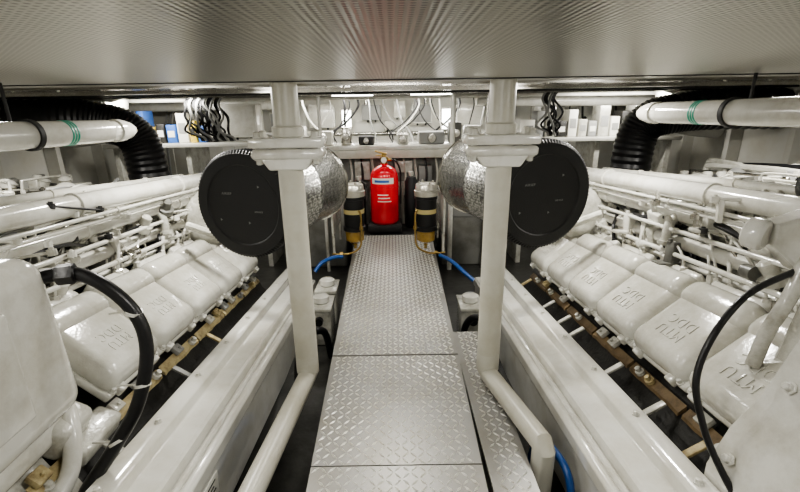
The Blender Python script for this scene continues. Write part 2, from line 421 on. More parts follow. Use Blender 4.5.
    for i in range(50):
        y=-0.05+i*0.046+rd.uniform(-.03,.03); x=rd.uniform(1.42,1.66); wz=rd.uniform(0.59,0.86)
        b=nb(); t=i%5
        if t==0:
            b.box((x,y,wz),(0.09,0.05,0.12),rot=(0,rd.uniform(-.4,.2),rd.uniform(-.4,.4)),bevel=0.010); b.bolt((x-0.03,y,wz+0.06),(0,0,1),0.012,0.016)
            b.box((x-0.04,y,wz-0.05),(0.11,0.08,0.018),bevel=0.005)
        elif t==1:
            b.sweep([(x+0.12,y,wz),(x+0.03,y,wz+0.03),(x-0.02,y,wz-0.01),(x-0.03,y,wz-0.12)],0.024,12,5); b.lathe([(0.040,0),(0.040,0.016)],(x-0.03,y,wz-0.11),(0,0,1),8)
        elif t==2:
            b.lathe([(0.0,0),(0.045,0.0),(0.05,0.01),(0.05,0.04),(0.03,0.045),(0.03,0.09),(0.018,0.10),(0.0,0.10)],(x,y,wz-0.03),(-0.6,rd.uniform(-.4,.4),1),16)
        elif t==3:
            b.box((x,y,wz),(0.16,0.03,0.04),rot=(0,-0.5,rd.uniform(-.5,.5)),bevel=0.008); b.lathe([(0.028,-0.025),(0.028,0.025)],(x-0.06,y,wz-0.02),(0,1,0),14)
        else:
            b.box((x,y,wz),(0.05,0.10,0.08),rot=(0.2,-0.3,0),bevel=0.012,seg=2); b.cyl((x,y,wz),(x-0.04,y,wz+0.10),0.014,0.010,10)
        b.make('casting',[WHITE,WHITE2,MIDG,WHITE2,WHITE,STEEL][(i*7)%6],e)
    b=nb(); b.box((1.98,1.05,0.72),(0.34,2.2,0.2),bevel=0.05,seg=3)
    for i in range(12): b.box((1.98,0.08+i*0.18,0.73),(0.37,0.03,0.21),bevel=0.012)
    for i in range(12): b.bolt((1.85,0.17+i*0.18,0.82),(0,0,1),0.013,0.02)
    b.make('intake_manifold',MIDG,e,ang=40)  # darker colour imitates shade beneath the white pipes
    for k,y in enumerate(ys):
        b=nb(); b.box((1.70,y,0.68),(0.26,0.12,0.10),rot=(0,-0.25,0),bevel=0.025,seg=3)
        b.lathe([(0.065,0),(0.065,0.02)],(1.585,y,0.62),(-0.3,0,-1),14)
        b.make('intake_runner',MIDG,e)  # same painted interior shade as the manifold
    rnd=random.Random(11 if s<0 else 23)
    for i in range(95):
        x0=rnd.uniform(1.50,2.70); y0=rnd.uniform(0.1,2.0); hi=min(1.04,0.90+max(0,x0-1.8)*0.25); w0=rnd.uniform(0.80,hi)
        al=rnd.random()<0.55
        x1=min(2.85,x0+(rnd.uniform(-0.06,0.06) if al else rnd.uniform(-0.3,0.5))); y1=min(2.2,max(0,y0+(rnd.uniform(0.3,1.2) if al else rnd.uniform(-0.45,0.65))))
        r=rnd.choice([0.007,0.009,0.012,0.016,0.022])
        b=nb(); b.sweep([(x0,y0,w0-0.22),(x0,y0,w0-0.03),(x0*0.88+x1*0.12,y0*0.88+y1*0.12,w0),(x0*0.12+x1*0.88,y0*0.12+y1*0.88,w0+rnd.uniform(0,.03)),(x1,y1,w0-0.02),(x1,y1,w0-0.22)],r,7,4)
        for (xx,yy) in ((x0,y0),(x1,y1)): b.lathe([(r*1.8,0),(r*1.8,0.03),(r*1.3,0.035)],(xx,yy,w0-0.10),(0,0,1),6)
        b.make('branch_pipe',[WHITE,WHITE,WHITE2,BLACK,STEEL,WHITE][rnd.randrange(6)],e)
    for i in range(98):
        x=rnd.uniform(1.42,2.6) if i%2 else rnd.uniform(1.42,1.8); y=rnd.uniform(-0.05,2.1); wz=rnd.uniform(0.66,0.98); L=rnd.uniform(0.10,0.40); yaw=rnd.choice([0.2,1.2,1.57,1.8,2.6,0.9])+rnd.uniform(-.2,.2)
        M=Matrix.Translation((x,y,wz))@Matrix.Rotation(yaw,4,'Z')@Matrix.Rotation(rnd.uniform(-.25,.25),4,'Y')
        b=nb()
        if i%3: b.box((0,0,0),(L,0.026,0.010),bevel=0.004,seg=1,M=M)
        else: b.lathe([(0.008,0),(0.008,L)],(-L/2,0,0),(1,0,0),8,M=M)
        for q in (-1,1):
            b.lathe([(0.018,-0.012),(0.018,0.012),(0.009,0.013),(0.009,0.020)],(q*L/2,0,0),(0,0,1),10,M=M)
        if i%3==0: b.box((L*0.3,0,-0.05),(0.02,0.04,0.10),bevel=0.003,seg=1,M=M)
        b.make('linkage',[WHITE,WHITE2,WHITE,STEEL,WHITE,DARK][i%6],e)
    for i in range(80):
        x=rnd.uniform(1.60,2.8); y=rnd.uniform(0.0,2.15); w=0.78+max(0,min(0.14,(x-1.8)*0.2))
        b=nb()
        if i%2:
            k=rnd.uniform(0.6,1.2)
            b.lathe([(0.055*k,-0.12),(0.06*k,0.02),(0.045*k,0.03),(0.045*k,0.08),(0.055*k,0.09),(0.03*k,0.11),(0.0,0.115)],(x,y,w),(rnd.uniform(-.9,.2),rnd.uniform(-.8,.2),1),18)
            for q in range(6): b.bolt((x+0.048*k*math.cos(q),y+0.048*k*math.sin(q),w+0.02),(0,0,1),0.006,0.008)
        else:
            b.box((x,y,w),(rnd.uniform(.06,.18),rnd.uniform(.08,.22),rnd.uniform(.12,.24)),rot=(rnd.uniform(-.2,.2),rnd.uniform(-.2,.2),rnd.uniform(-.6,.6)),bevel=0.010,seg=2)
            b.lathe([(0.03,0),(0.03,0.04),(0.02,0.045)],(x,y,w+0.08),(0,0,1),14)
        b.make('valve_housing',[WHITE2,WHITE,MIDG,WHITE2,GREYB][i%5],e)
    b=nb()
    b.lathe([(0.06,0),(0.15,0.02),(0.19,0.08),(0.19,0.16),(0.14,0.22),(0.08,0.24)],(1.35,1.95,0.72),(0,-1,0),28)
    b.sweep([(1.35,1.9,0.86),(1.5,1.85,0.92),(1.7,1.85,0.90),(1.8,1.85,0.80)],0.065,16,6)
    b.make('turbocharger',WHITE2,e)
    w=lambda: B(None,s)
    if s<0:
        b=w(); b.box((1.54,0.93,0.61),(0.95,0.76,0.55),bevel=0.075,seg=6,taper=(0.97,0.98))
        b.box((1.66,0.88,0.89),(0.72,0.58,0.06),bevel=0.028,seg=4)
        b.box((1.53,0.93,0.315),(0.84,0.70,0.13),bevel=0.04,seg=4)
        b.box((1.072,0.86,0.61),(0.03,0.46,0.34),bevel=0.013,seg=3)
        b.make('front_housing',WHITE,e,ang=60,label='large rounded white cast housing')
        b=w(); b.sweep([(1.14,1.25,0.80),(1.043,1.3125,0.808),(0.944,1.32,0.763),(0.858,1.317,0.658),(0.834,1.297,0.528),(0.867,1.244,0.362),(0.938,1.18,0.233),(1.01,1.11,0.12),(1.02,1.0,0.0)],0.022,16,8)
        b.lathe([(0.03,0),(0.034,0.005),(0.034,0.05),(0.026,0.055)],(1.07,1.30,0.806),(-1,0.3,0),6)
        b.make('black_hose',BLACK,e,label='thick black rubber hose')
        for p,a in (((0.862,1.318,0.665),(0.35,0,-1)),((0.853,1.268,0.42),(-0.15,-0.3,-1)),((0.925,1.19,0.255),(-.6,-.4,-1))):
            b=w(); b.lathe([(0.023,-0.005),(0.027,-0.005),(0.027,0.005),(0.023,0.005)],p,a,16)
            b.sweep([Vector(p)+Vector((0.02,0,0)),Vector(p)+Vector((0.09,0.01,-0.01))],0.004,6,curve=False)
            b.make('cable_tie',WHITE,e)
        b=w()
        b.prism([(1.04,-0.1),(1.04,0.10),(1.07,0.16),(1.14,0.19),(1.17,0.25),(1.22,0.28),(1.9,0.28),(1.9,-0.1)],0.5,1.16)
        b.box((1.16,1.24,0.28),(0.16,0.16,0.14),rot=(0,-0.5,0),bevel=0.035,seg=4)
        b.box((1.10,1.30,0.19),(0.10,0.22,0.08),rot=(0,-0.4,0),bevel=0.02,seg=3)
        for q in range(4): b.bolt((1.10,0.7+q*0.13,0.175),(-0.3,0,1),0.014,0.018)
        b.make('gear_casing',WHITE2,e,ang=35,bevel=0.012)
        b=w(); b.sweep([(1.22,1.33,0.40),(1.15,1.28,0.37),(1.09,1.22,0.29),(1.07,1.15,0.18),(1.08,1.05,0.12)],0.028,16,6)
        b.make('water_elbow',WHITE,e)
        B(ME,s).box((0.7345,0.12,-0.12),(0.008,0.24,0.10),bevel=0.002).make('data_plate',LABEL,e,label='printed data plate')
        for q in range(4): B(ME,s).box((0.7300,0.12,-0.09-q*0.02),(0.002,0.18-0.03*(q%2),0.006)).make('plate_print',DARK,e)
    else:
        b=w()
        b.lathe([(0.022,-0.03),(0.045,-0.03),(0.05,-0.02),(0.05,0.02),(0.045,0.03),(0.022,0.03),(0.022,-0.03)],(1.155,1.34,0.895),(-0.6,1,0.1),28)
        b.raw([(1.19,1.31,0.93),(1.19,1.31,0.865),(1.30,1.30,0.77),(1.55,1.28,0.66),(1.55,1.28,1.00),(1.30,1.30,0.965),
               (1.19,1.37,0.93),(1.19,1.37,0.865),(1.30,1.38,0.77),(1.55,1.38,0.66),(1.55,1.38,1.00),(1.30,1.38,0.965)],
              [[0,1,2,3,4,5],[6,11,10,9,8,7],[0,6,7,1],[1,7,8,2],[2,8,9,3],[3,9,10,4],[4,10,11,5],[5,11,6,0]])
        b.make('lifting_eye_bracket',WHITE,e,ang=40,bevel=0.008)
        b=w()
        b.prism([(0.99,-0.05),(0.985,0.20),(1.03,0.34),(1.10,0.45),(1.15,0.60),(1.20,0.74),(1.28,0.80),(1.9,0.82),(1.9,-0.05)],0.45,1.12)
        b.box((1.07,1.09,0.16),(0.12,0.14,0.20),bevel=0.03,seg=3)
        for zz,xx in ((0.27,1.0),(0.52,1.12),(0.67,1.17)): b.bolt((xx,1.06,zz),(-0.9,0,0.4),0.014,0.02)
        b.make('front_housing',WHITE,e,ang=25,bevel=0.03,label='angular sloping white casting')
        b=w()
        b.prism([(1.15,0.30),(1.17,0.42),(1.24,0.50),(1.28,0.74),(1.5,0.80),(1.5,0.30)],1.13,1.26)
        b.make('gusset_plate',WHITE2,e,ang=25,bevel=0.012)
        b=w()
        b.sweep([(1.30,1.30,0.82),(1.26,1.28,0.70),(1.22,1.28,0.58),(1.18,1.26,0.46)],0.022,14,6)
        b.make('water_elbow',WHITE2,e,ang=40)
        b=w(); b.sweep([(1.36,1.32,0.80),(1.27,1.30,0.777),(1.11,1.263,0.719),(0.985,1.207,0.609),(0.929,1.165,0.476),(0.941,1.114,0.351),(0.965,1.065,0.264),(1.0,0.99,0.17),(1.02,0.90,0.10)],0.0105,12,8)
        b.make('black_hose',BLACK,e,label='thin black rubber hose')
        b=w(); b.lathe([(0.07,0),(0.075,0.01),(0.075,0.05),(0.06,0.06),(0.0,0.062)],(1.62,1.66,0.98),(-0.3,-1,0.2),24)
        b.make('filler_cap',BLACK,e,label='black round filler cap')
engine(-1); engine(1)

# ------------------------------------------------------------ banded overhead pipes
def over_pipe(s):
    e=thing('banded_pipe',(s*1.35,1.7,1.14),'white pipe with green stripes and dark clamp above the engine','pipe','overhead banded pipes')
    z=1.215 if s<0 else 1.255; y1=2.30 if s<0 else 2.42
    p0=Vector((s*1.40,0.7,z+0.02)); p1=Vector((s*1.31,y1,z-0.01)); d=(p1-p0).normalized(); L=(p1-p0).length
    B().lathe([(0.05,0),(0.05,L-0.20)],p0,d,28).make('pipe',WHITE,e)
    B().lathe([(0.05,L-0.20),(0.046,L-0.19),(0.046,L-0.15),(0.053,L-0.145),(0.053,L-0.11),(0.040,L-0.045),(0.026,L-0.01),(0.018,L)],p0,d,28).make('end_cap',WHITE,e,label='tapered white end cap')
    for k in range(3):
        h=L-0.47+k*0.015
        B().lathe([(0.0503,h),(0.0513,h+0.002),(0.0513,h+0.009),(0.0503,h+0.011)],p0,d,28).make('colour_band',GREEN,e,label='green band')
    B().lathe([(0.05,L-0.63),(0.058,L-0.63),(0.058,L-0.61),(0.05,L-0.61)],p0,d,28).make('clamp',DARK,e)
    for h in (L-0.62,L-1.2):
        q=p0+d*h
        B().cyl(q+Vector((s*0.058,0,0)),(q.x+s*0.058,q.y,1.405),0.006).make('hanger',DARK,e)
over_pipe(-1); over_pipe(1)

# ------------------------------------------------------------ black exhaust hoses
def big_hose(s,pts,r,label):
    b=B(None,s); b.sweep(pts,r,28,16,rf=lambda i: r*(1.0 if i%2 else 0.95))
    b.make('exhaust_hose',BLACK,ang=18,label=label,category='hose',group='large exhaust hoses')
big_hose(1,[(2.16,4.02,-0.42),(2.16,4.02,0.4),(2.17,4.02,0.94),(2.24,4.00,1.13),(2.42,3.95,1.20),(2.7,3.9,1.23),(3.27,3.85,1.23)],0.17,'thick black exhaust hose arching to the side')
big_hose(-1,[(2.22,4.02,-0.42),(2.22,4.02,0.4),(2.23,4.02,0.92),(2.30,4.00,1.11),(2.46,3.95,1.19),(2.7,3.9,1.23),(3.27,3.85,1.23)],0.17,'thick black exhaust hose bending down behind the engine')
def trunk(s):
    B(None,s).sweep([(3.27,4.55,1.05),(3.0,4.55,1.08),(2.78,4.55,1.16),(2.70,4.55,1.425)],0.11,24,8).make('ventilation_trunk',WHITE,label='white round ventilation trunk turning up to the ceiling',category='duct',group='ventilation trunks')
trunk(-1); trunk(1)
for s in (-1,1):
    for i,(z,r,m) in enumerate(((1.05,0.03,WHITE),(0.92,0.02,WHITE2),(0.80,0.045,WHITE),(0.66,0.018,BLACK))):
        B().sweep([(s*(3.281-r),0.6,z),(s*(3.281-r),3.50,z)],r,12,curve=False).make('hull_pipe',m,label=['thick white','slim cream','broad white','slim black'][i]+' pipe running along the hull side',category='pipe',group='hull side pipes')

# ------------------------------------------------------------ fuel filters
def fuel_filter(x,y,z,k,label,sc=1.0):
    e=thing('fuel_filter',(x,y,z),label,'fuel filter','fuel filter separators')
    q=lambda prof:[(r*k,h*sc) for r,h in prof]
    B().lathe(q([(0.0,0),(0.02,0),(0.02,0.02),(0.06,0.025),(0.085,0.045),(0.090,0.12),(0.090,0.13)]),(x,y,z),(0,0,1),28).make('sediment_bowl',AMBER,e,label='amber clear bowl')
    B().lathe(q([(0.092,0.125),(0.105,0.13),(0.105,0.16),(0.094,0.165),(0.094,0.38),(0.104,0.385),(0.104,0.405),(0.09,0.41)]),(x,y,z),(0,0,1),28).make('canister',BLACKM,e)
    B().lathe(q([(0.0945,0.27),(0.096,0.27),(0.096,0.305),(0.0945,0.305)]),(x,y,z),(0,0,1),28).make('label_band',YELL,e,label='gold printed band')
    b=B().lathe(q([(0.09,0.405),(0.106,0.408),(0.108,0.45),(0.098,0.455),(0.094,0.495),(0.085,0.505),(0.0,0.508)]),(x,y,z),(0,0,1),28)
    for a in range(4): b.bolt((x+0.07*k*math.cos(a*1.57+.4),y+0.07*k*math.sin(a*1.57+.4),z+0.503*sc),(0,0,1),0.010,0.02)
    b.make('cap',CAPM,e,label='pale metal head')
    b=B(); b.cyl((x,y,z-0.035),(x,y,z+0.005),0.014); b.make('drain_cock',BRASS,e)
fuel_filter(-0.365,3.95,0.06,1.0,'black fuel filter with amber bowl and metal head by the walkway',1.14)
fuel_filter(0.295,3.92,0.06,1.0,'black fuel filter with amber bowl beside the extinguisher',1.14)
def filter_stand(s):
    x=-0.40 if s<0 else 0.30
    e=thing('filter_stand',(x,4.05,0.0),'white bracket stand with brass pipework carrying fuel filters','bracket','fuel filter stands')
    ox=x+s*0.15
    b=B(); b.box((ox,4.1,0.36),(0.02,0.62,0.34),bevel=0.005)
    b.make('backing_plate',WHITE2,e)
    for yy in (3.85,4.35): B().box((ox,yy,0.10),(0.02,0.05,0.2)).make('leg',WHITE2,e)
    b=B()
    b.sweep([(x-s*0.09,3.79,0.42),(x-s*0.11,3.77,0.38),(x-s*0.11,3.77,0.20),(x-s*0.09,3.76,0.09),(x-s*0.0,3.76,0.035),(x+s*0.10,3.76,0.028),(x+s*0.16,3.78,0.028)],0.009,12,6)
    b.lathe([(0.018,0),(0.018,0.03),(0.013,0.035)],(x-s*0.11,3.77,0.25),(0,0,1),6)
    b.lathe([(0.018,0),(0.018,0.03),(0.013,0.035)],(x+s*0.06,3.76,0.033),(s,0,0),6)
    b.make('brass_pipe',BRASS,e)
    b=B(); b.cyl((x-s*0.11,3.77,0.30),(x-s*0.11,3.73,0.30),0.009); b.box((x-s*0.11,3.73,0.30),(0.015,0.010,0.06),bevel=0.003)
    b.make('valve_lever',BRASS,e)
filter_stand(-1); filter_stand(1)
def hose(pts,r,m,label,name='hose'):
    B().sweep(pts,r,12,8).make(name,m,label=label,category='hose')
hose([(-0.46,3.72,0.02),(-0.52,3.70,0.025),(-0.58,3.66,0.02),(-0.64,3.60,0.0),(-0.69,3.56,-0.06)],0.017,BLUE,'short blue fuel hose beside the filter stand')
hose([(0.40,3.66,0.04),(0.46,3.60,0.03),(0.52,3.54,0.0),(0.58,3.46,-0.04),(0.66,3.40,-0.10)],0.017,BLUE,'short blue fuel hose curving off the brass pipework')
hose([(0.655,1.75,-0.40),(0.655,1.70,-0.24),(0.65,1.62,-0.14),(0.66,1.52,-0.10),(0.685,1.42,-0.12),(0.69,1.36,-0.2),(0.69,1.33,-0.40)],0.016,BLUE,'blue hose looping up between rail and post foot')
hose([(-0.64,1.1,-0.39),(-0.64,1.5,-0.32),(-0.64,1.75,-0.28),(-0.63,2.1,-0.38)],0.020,BLUE,'blue hose lying in the bilge by the foot tube')
hose([(-0.60,2.25,-0.40),(-0.60,2.4,-0.14),(-0.54,2.5,-0.08),(-0.48,2.65,-0.15),(-0.46,2.75,-0.40)],0.024,BLACK,'black hose looping out of the bilge')
hose([(0.62,2.54,-0.40),(0.60,2.58,-0.10),(0.54,2.64,-0.05),(0.48,2.7,-0.15),(0.47,2.75,-0.40)],0.024,BLACK,'black hose looping beside the walkway plate')
def pump(x,y,s):
    e=thing('bilge_pump',(x,y,-0.42),'white boxed bilge pump with round motor beside the walkway','pump','bilge pumps')
    b=B(); b.box((x,y,-0.28),(0.16,0.24,0.28),bevel=0.02,seg=3); b.box((x,y,-0.125),(0.18,0.26,0.03),bevel=0.008); b.make('housing',WHITE2,e)
    b=B(); b.lathe([(0.05,0),(0.06,0.01),(0.06,0.05),(0.045,0.06),(0.0,0.065)],(x,y,-0.11),(0,0,1),24); b.make('motor',WHITE,e)
    b=B(); b.cyl((x,y-0.13,-0.2),(x,y-0.17,-0.2),0.03); b.make('port',BLACK,e)
pump(-0.56,3.05,-1); pump(0.565,3.02,1); pump(-0.56,3.38,1)

# ------------------------------------------------------------ fire extinguisher
def extinguisher():
    x,y,z=-0.095,4.72,0.08
    e=thing('fire_extinguisher',(x,y,0.0),'large red fire extinguisher with brass valve at the walkway end','fire extinguisher')
    r=0.152
    B().lathe([(0.0,0),(r*0.9,0.0),(r,0.02),(r,0.48),(r*0.97,0.525),(r*0.82,0.575),(r*0.5,0.61),(0.04,0.625),(0.04,0.64)],(x,y,z),(0,0,1),40).make('cylinder_body',RED,e)
    b=B(); b.lathe([(0.035,0),(0.035,0.04),(0.045,0.045),(0.045,0.07),(0.025,0.075),(0.025,0.11),(0.0,0.115)],(x,y,z+0.635),(0,0,1),20)
    b.cyl((x,y,z+0.68),(x+0.08,y-0.01,z+0.68),0.015); b.make('valve',BRASS,e)
    b=B(); b.box((x-0.03,y-0.02,z+0.755),(0.13,0.03,0.018),rot=(0,0.25,0),bevel=0.004); b.box((x-0.03,y-0.02,z+0.725),(0.11,0.03,0.012),bevel=0.003); b.make('handle',BRASS,e)
    B().lathe([(0.0,0),(0.03,0),(0.03,0.015),(0.0,0.018)],(x,y-0.05,z+0.68),(0,-1,0),20).make('pressure_gauge',LABEL,e)
    def arc(z0,z1,a0,a1,m,name,rr=r+0.0015):
        b=B(); n=16; vs=[];fs=[]
        for i in range(n+1):
            a=math.radians(a0+(a1-a0)*i/n-90)
            vs+=[(x+rr*math.cos(a),y+rr*math.sin(a),z+z0),(x+rr*math.cos(a),y+rr*math.sin(a),z+z1)]
        for i in range(n): fs.append([2*i,2*i+2,2*i+3,2*i+1])
        b.raw(vs,fs); return b.make(name,m,e,recalc=False)
    arc(0.44,0.50,-55,40,LABEL,'label')
    arc(0.455,0.48,-40,20,BLUEL,'label',r+0.003)
    for i in range(3): arc(0.25+i*0.035,0.26+i*0.035,-28+3*(i%2),28-6*(i%3),LABEL,'label_line')
    b=B(); b.lathe([(r+0.001,0),(r+0.005,0),(r+0.005,0.02),(r+0.001,0.02)],(x,y,z+0.38),(0,0,1),40)
    b.make('strap',RED,e)
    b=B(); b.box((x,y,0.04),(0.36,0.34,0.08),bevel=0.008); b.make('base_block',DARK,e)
    B().sweep([(x+0.08,y-0.01,z+0.68),(x+0.13,y-0.02,z+0.66),(x+0.172,y,z+0.56),(x+0.175,y,z+0.42),(x+0.172,y,z+0.2)],0.010,10,6).make('discharge_hose',BLACK,e)
extinguisher()

# ------------------------------------------------------------ far machinery deck
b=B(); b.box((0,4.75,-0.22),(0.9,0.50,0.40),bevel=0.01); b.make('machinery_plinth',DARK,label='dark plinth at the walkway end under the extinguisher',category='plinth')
def bench():
    e=thing('tank_bench',(0,5.5,-0.42),'white topped tank bench spanning behind the extinguisher','bench')
    b=B(); b.box((0,5.52,0.85),(2.6,0.9,0.05),bevel=0.01,seg=2); b.make('top',WHITE,e)
    b=B(); b.box((0,5.06,0.78),(2.6,0.03,0.09),bevel=0.004); b.make('fascia',POSTM,e)
    b=B(); b.box((0,5.6,0.18),(2.5,0.6,1.19)); b.make('tank_body',TANKM,e)
    for i,(x,w_,h_,z_,m) in enumerate(((-0.36,0.18,0.22,0.58,WHITE2),(-0.12,0.12,0.3,0.45,GREYB),(0.12,0.22,0.14,0.62,WHITE2),(0.38,0.16,0.26,0.50,GREYB),(0.10,0.18,0.16,0.36,WHITE2),(-0.38,0.14,0.16,0.30,GREYB),(0.42,0.12,0.12,0.24,WHITE))):
        B().box((x,5.25,z_),(w_,0.16,h_),bevel=0.012).make('terminal_box',m,e)
    for i in range(9): B().sweep([(-0.5+i*0.125,5.2,0.74),(-0.48+i*0.125,5.14,0.5),(-0.52+i*0.125,5.12,0.25),(-0.5+i*0.125,5.2,-0.1)],0.014,8,5).make('pipe',[WHITE2,BLACK,POSTM][i%3],e)
    for x in (-1.25,1.25): B().cyl((x,5.12,-0.42),(x,5.12,0.82),0.035).make('leg',POSTM,e)
bench()
def gen(x,s):
    e=thing('generator_unit',(x,4.8,-0.42),'grey machine casing beside the tank bench','generator','auxiliary machines')
    B().box((x,4.82,0.05),(0.56,0.38,0.94),bevel=0.03,seg=3).make('casing',TANKM,e)
    B().box((x,4.62,0.30),(0.40,0.02,0.30),bevel=0.005).make('access_panel',GREYB,e)
    b=B(); b.lathe([(0.07,0),(0.08,0.02),(0.08,0.06),(0.05,0.07),(0,0.07)],(x,4.61,0.35),(0,-1,0),24); b.make('round_cap',BLACK,e)
    for i in range(3): B().sweep([(x-0.15+i*0.13,4.8,0.5),(x-0.15+i*0.13,4.8,0.62),(x-0.12+i*0.13,4.9,0.66),(x-0.12+i*0.13,5.0,0.64)],0.016,8,5).make('pipe',[WHITE,BLACK,STEEL][i],e)
gen(-0.80,-1); gen(0.80,1)
def small_tank(x,h,m,label):
    e=thing('pressure_tank',(x,4.86,-0.02),label,'tank','small tanks by the extinguisher')
    B().lathe([(0.0,0),(0.06,0.0),(0.07,0.02),(0.07,h-0.06),(0.05,h-0.01),(0.02,h),(0.0,h)],(x,4.86,-0.02),(0,0,1),24).make('shell',m,e)
    B().lathe([(0.02,0),(0.03,0.02),(0.03,0.05),(0,0.055)],(x,4.86,h-0.025),(0,0,1),12).make('cap',WHITE2,e)
small_tank(0.20,0.58,BLACKM,'black small pressure tank by the extinguisher')
small_tank(-0.38,0.54,BLACKM,'black small pressure tank by the extinguisher')

def cabinet(x,y,z,w,h,d,m,label,name='junction_box',cat='electrical box',face=None):
    e=thing(name,(x,y,z-h/2),label,cat)
    B().box((x,y,z),(w,d,h),bevel=min(0.012,w*0.1),seg=2).make('body',m,e)
    b=B(); b.box((x,y-d/2-0.004,z),(w*0.86,0.012,h*0.86),bevel=0.003); b.make('lid',face or m,e)
    for dx in (-0.2,0.2): B().cyl((x+w*dx,y,z-h/2+0.002),(x+w*dx,y,z-h/2-0.03),0.012).make('cable_gland',DARK,e)
YB=6.222
cabinet(-0.95,YB,1.18,0.34,0.30,0.16,WHITE,'white enamel junction box on the bulkhead')
cabinet(-0.28,YB,1.22,0.26,0.20,0.16,GREYB,'grey plastic junction box on the bulkhead')
cabinet(-0.04,YB,1.05,0.14,0.12,0.16,WHITE2,'small cream relay box on the bulkhead')
cabinet(0.10,YB,1.26,0.16,0.22,0.16,WHITE,'small white switch box on the bulkhead')
cabinet(0.40,YB,1.20,0.28,0.26,0.16,WHITE,'white control box with round dial',face=GREYB)
cabinet(1.05,YB,1.18,0.36,0.28,0.16,WHITE,'wide white control cabinet on the bulkhead')
cabinet(1.55,YB,1.24,0.24,0.20,0.16,GREYB,'grey breaker box on the bulkhead')
cabinet(-1.50,YB,1.12,0.30,0.24,0.16,WHITE,'white fuse box on the bulkhead',face=GREYB)
cabinet(-2.05,YB,1.15,0.26,0.30,0.16,WHITE,'white tall control box on the bulkhead')
cabinet(2.05,YB,1.12,0.30,0.30,0.16,WHITE,'white square control box on the bulkhead')
cabinet(-2.7,YB,1.12,0.40,0.30,0.16,WHITE,'white broad control box on the bulkhead')
cabinet(2.75,YB,1.12,0.40,0.34,0.16,WHITE,'white broad control box on the bulkhead')
cabinet(-1.62,4.95,1.172,0.38,0.34,0.25,WHITE,'white electrical cabinet standing on the side shelf',name='electrical_cabinet')
def shelf(s):
    e=thing('side_shelf',(s*2.15,4.9,-0.42),'white side shelf holding small boxes behind the engine','shelf','side shelves')
    B().box((s*2.15,4.95,0.94),(1.7,0.6,0.04),bevel=0.006).make('board',WHITE,e)
    for x in (1.4,2.15,2.9): B().box((s*x,4.95,0.25),(0.05,0.5,1.34)).make('upright',WHITE2,e)
shelf(-1); shelf(1)
rn=random.Random(4)
PB=[(BLUEL,'small blue carton on the side shelf'),(YELB,'yellow spare parts carton on the side shelf'),(LABEL,'pale spare parts carton on the side shelf'),(GREYB,'grey plastic case on the side shelf'),(WHITE2,'cream metal case on the side shelf'),(GREYW,'dark grey instrument case on the side shelf')]
for s in (-1,1):
    x=1.88 if s<0 else 1.4
    for i in range(9 if s<0 else 11):
        w=rn.uniform(0.06,0.11); h=rn.uniform(0.14,0.34)
        bx=s*(x+w/2); k=([5,0,1,2,0,5,1,0,2][i] if s<0 else [2,3,4,5,2,4,3,4,2,5,4][i])%6
        e=thing('parts_box',(bx,4.88,0.96),PB[k][1],'box','spare parts boxes')
        B().box((bx,4.88,0.961+h/2),(w,0.2,h),bevel=0.005).make('carton',PB[k][0],e)
        B().box((bx,4.777,0.96+h*0.5),(w*0.7,0.006,h*0.35)).make('paper_label',[LABEL,DARK,GREYB,LABEL,GREYB,LABEL][k],e)
        x+=w+0.02
for s in (-1,1):
    e=thing('cable_bundle',(s*1.8,4.5,1.0),'bundle of black cables hanging by the shelf','cables')
    for i in range(20 if s<0 else 8):
        x=s*((1.64 if s<0 else 1.50)+0.018*i); y=4.50+0.012*(i%4)
        b=B().sweep([(x,y,1.42),(x-0.04,y-0.02,1.34),(x+0.07*math.sin(i),y-0.05,1.22),(x-0.08*math.cos(i*2),y-0.02,1.10),(x+0.04,y+0.02,1.03),(x+0.06,y+0.03,0.99)],0.011,8,6)
        b.make('cable',BLACK if i%4 else GREYB,e)
def run(name,pts,r,m,label,cat='pipe',curve=False):
    B().sweep(pts,r,14,6,curve=curve).make(name,m,label=label,category=cat)
run('overhead_pipe',[(-3.4,4.7,1.385),(3.4,4.7,1.385)],0.018,WHITE,'white pipe crossing under the ceiling')
run('overhead_duct',[(0.95,5.2,1.34),(3.41,5.2,1.31)],0.06,WHITE,'white round duct under the ceiling','duct')
run('overhead_duct',[(-3.41,5.6,1.33),(-1.2,5.6,1.34)],0.06,WHITE,'pale round duct under the ceiling','duct')
run('wall_pipe',[(-3.4,6.2,0.96),(-1.0,6.2,0.96)],0.035,WHITE,'white pipe along the bulkhead')
run('wall_pipe',[(1.0,6.2,0.94),(3.4,6.2,0.94)],0.035,WHITE,'white pipe along the bulkhead')
run('wall_pipe',[(-0.9,6.25,0.94),(0.9,6.25,0.94)],0.022,STEEL,'steel pipe along the bulkhead above the bench')
run('standpipe',[(-0.72,4.52,1.425),(-0.72,4.52,-0.42)],0.018,WHITE,'slim white vertical pipe beside the air filter')
run('standpipe',[(0.60,4.52,1.425),(0.60,4.52,-0.42)],0.026,WHITE,'white vertical pipe near the control boxes')
run('standpipe',[(-0.98,4.45,1.425),(-0.98,4.45,-0.42)],0.014,STEEL,'thin steel vertical pipe beside the air filter')
run('standpipe',[(0.95,4.55,1.425),(0.95,4.55,-0.42)],0.014,STEEL,'thin steel vertical pipe near the control boxes')
run('conduit',[(-0.35,6.22,1.425),(-0.35,6.22,1.31)],0.015,STEEL,'metal conduit above a junction box','conduit')
run('conduit',[(0.45,6.22,1.425),(0.45,6.22,1.32)],0.015,STEEL,'metal conduit above a control box','conduit')
rc=random.Random(3)
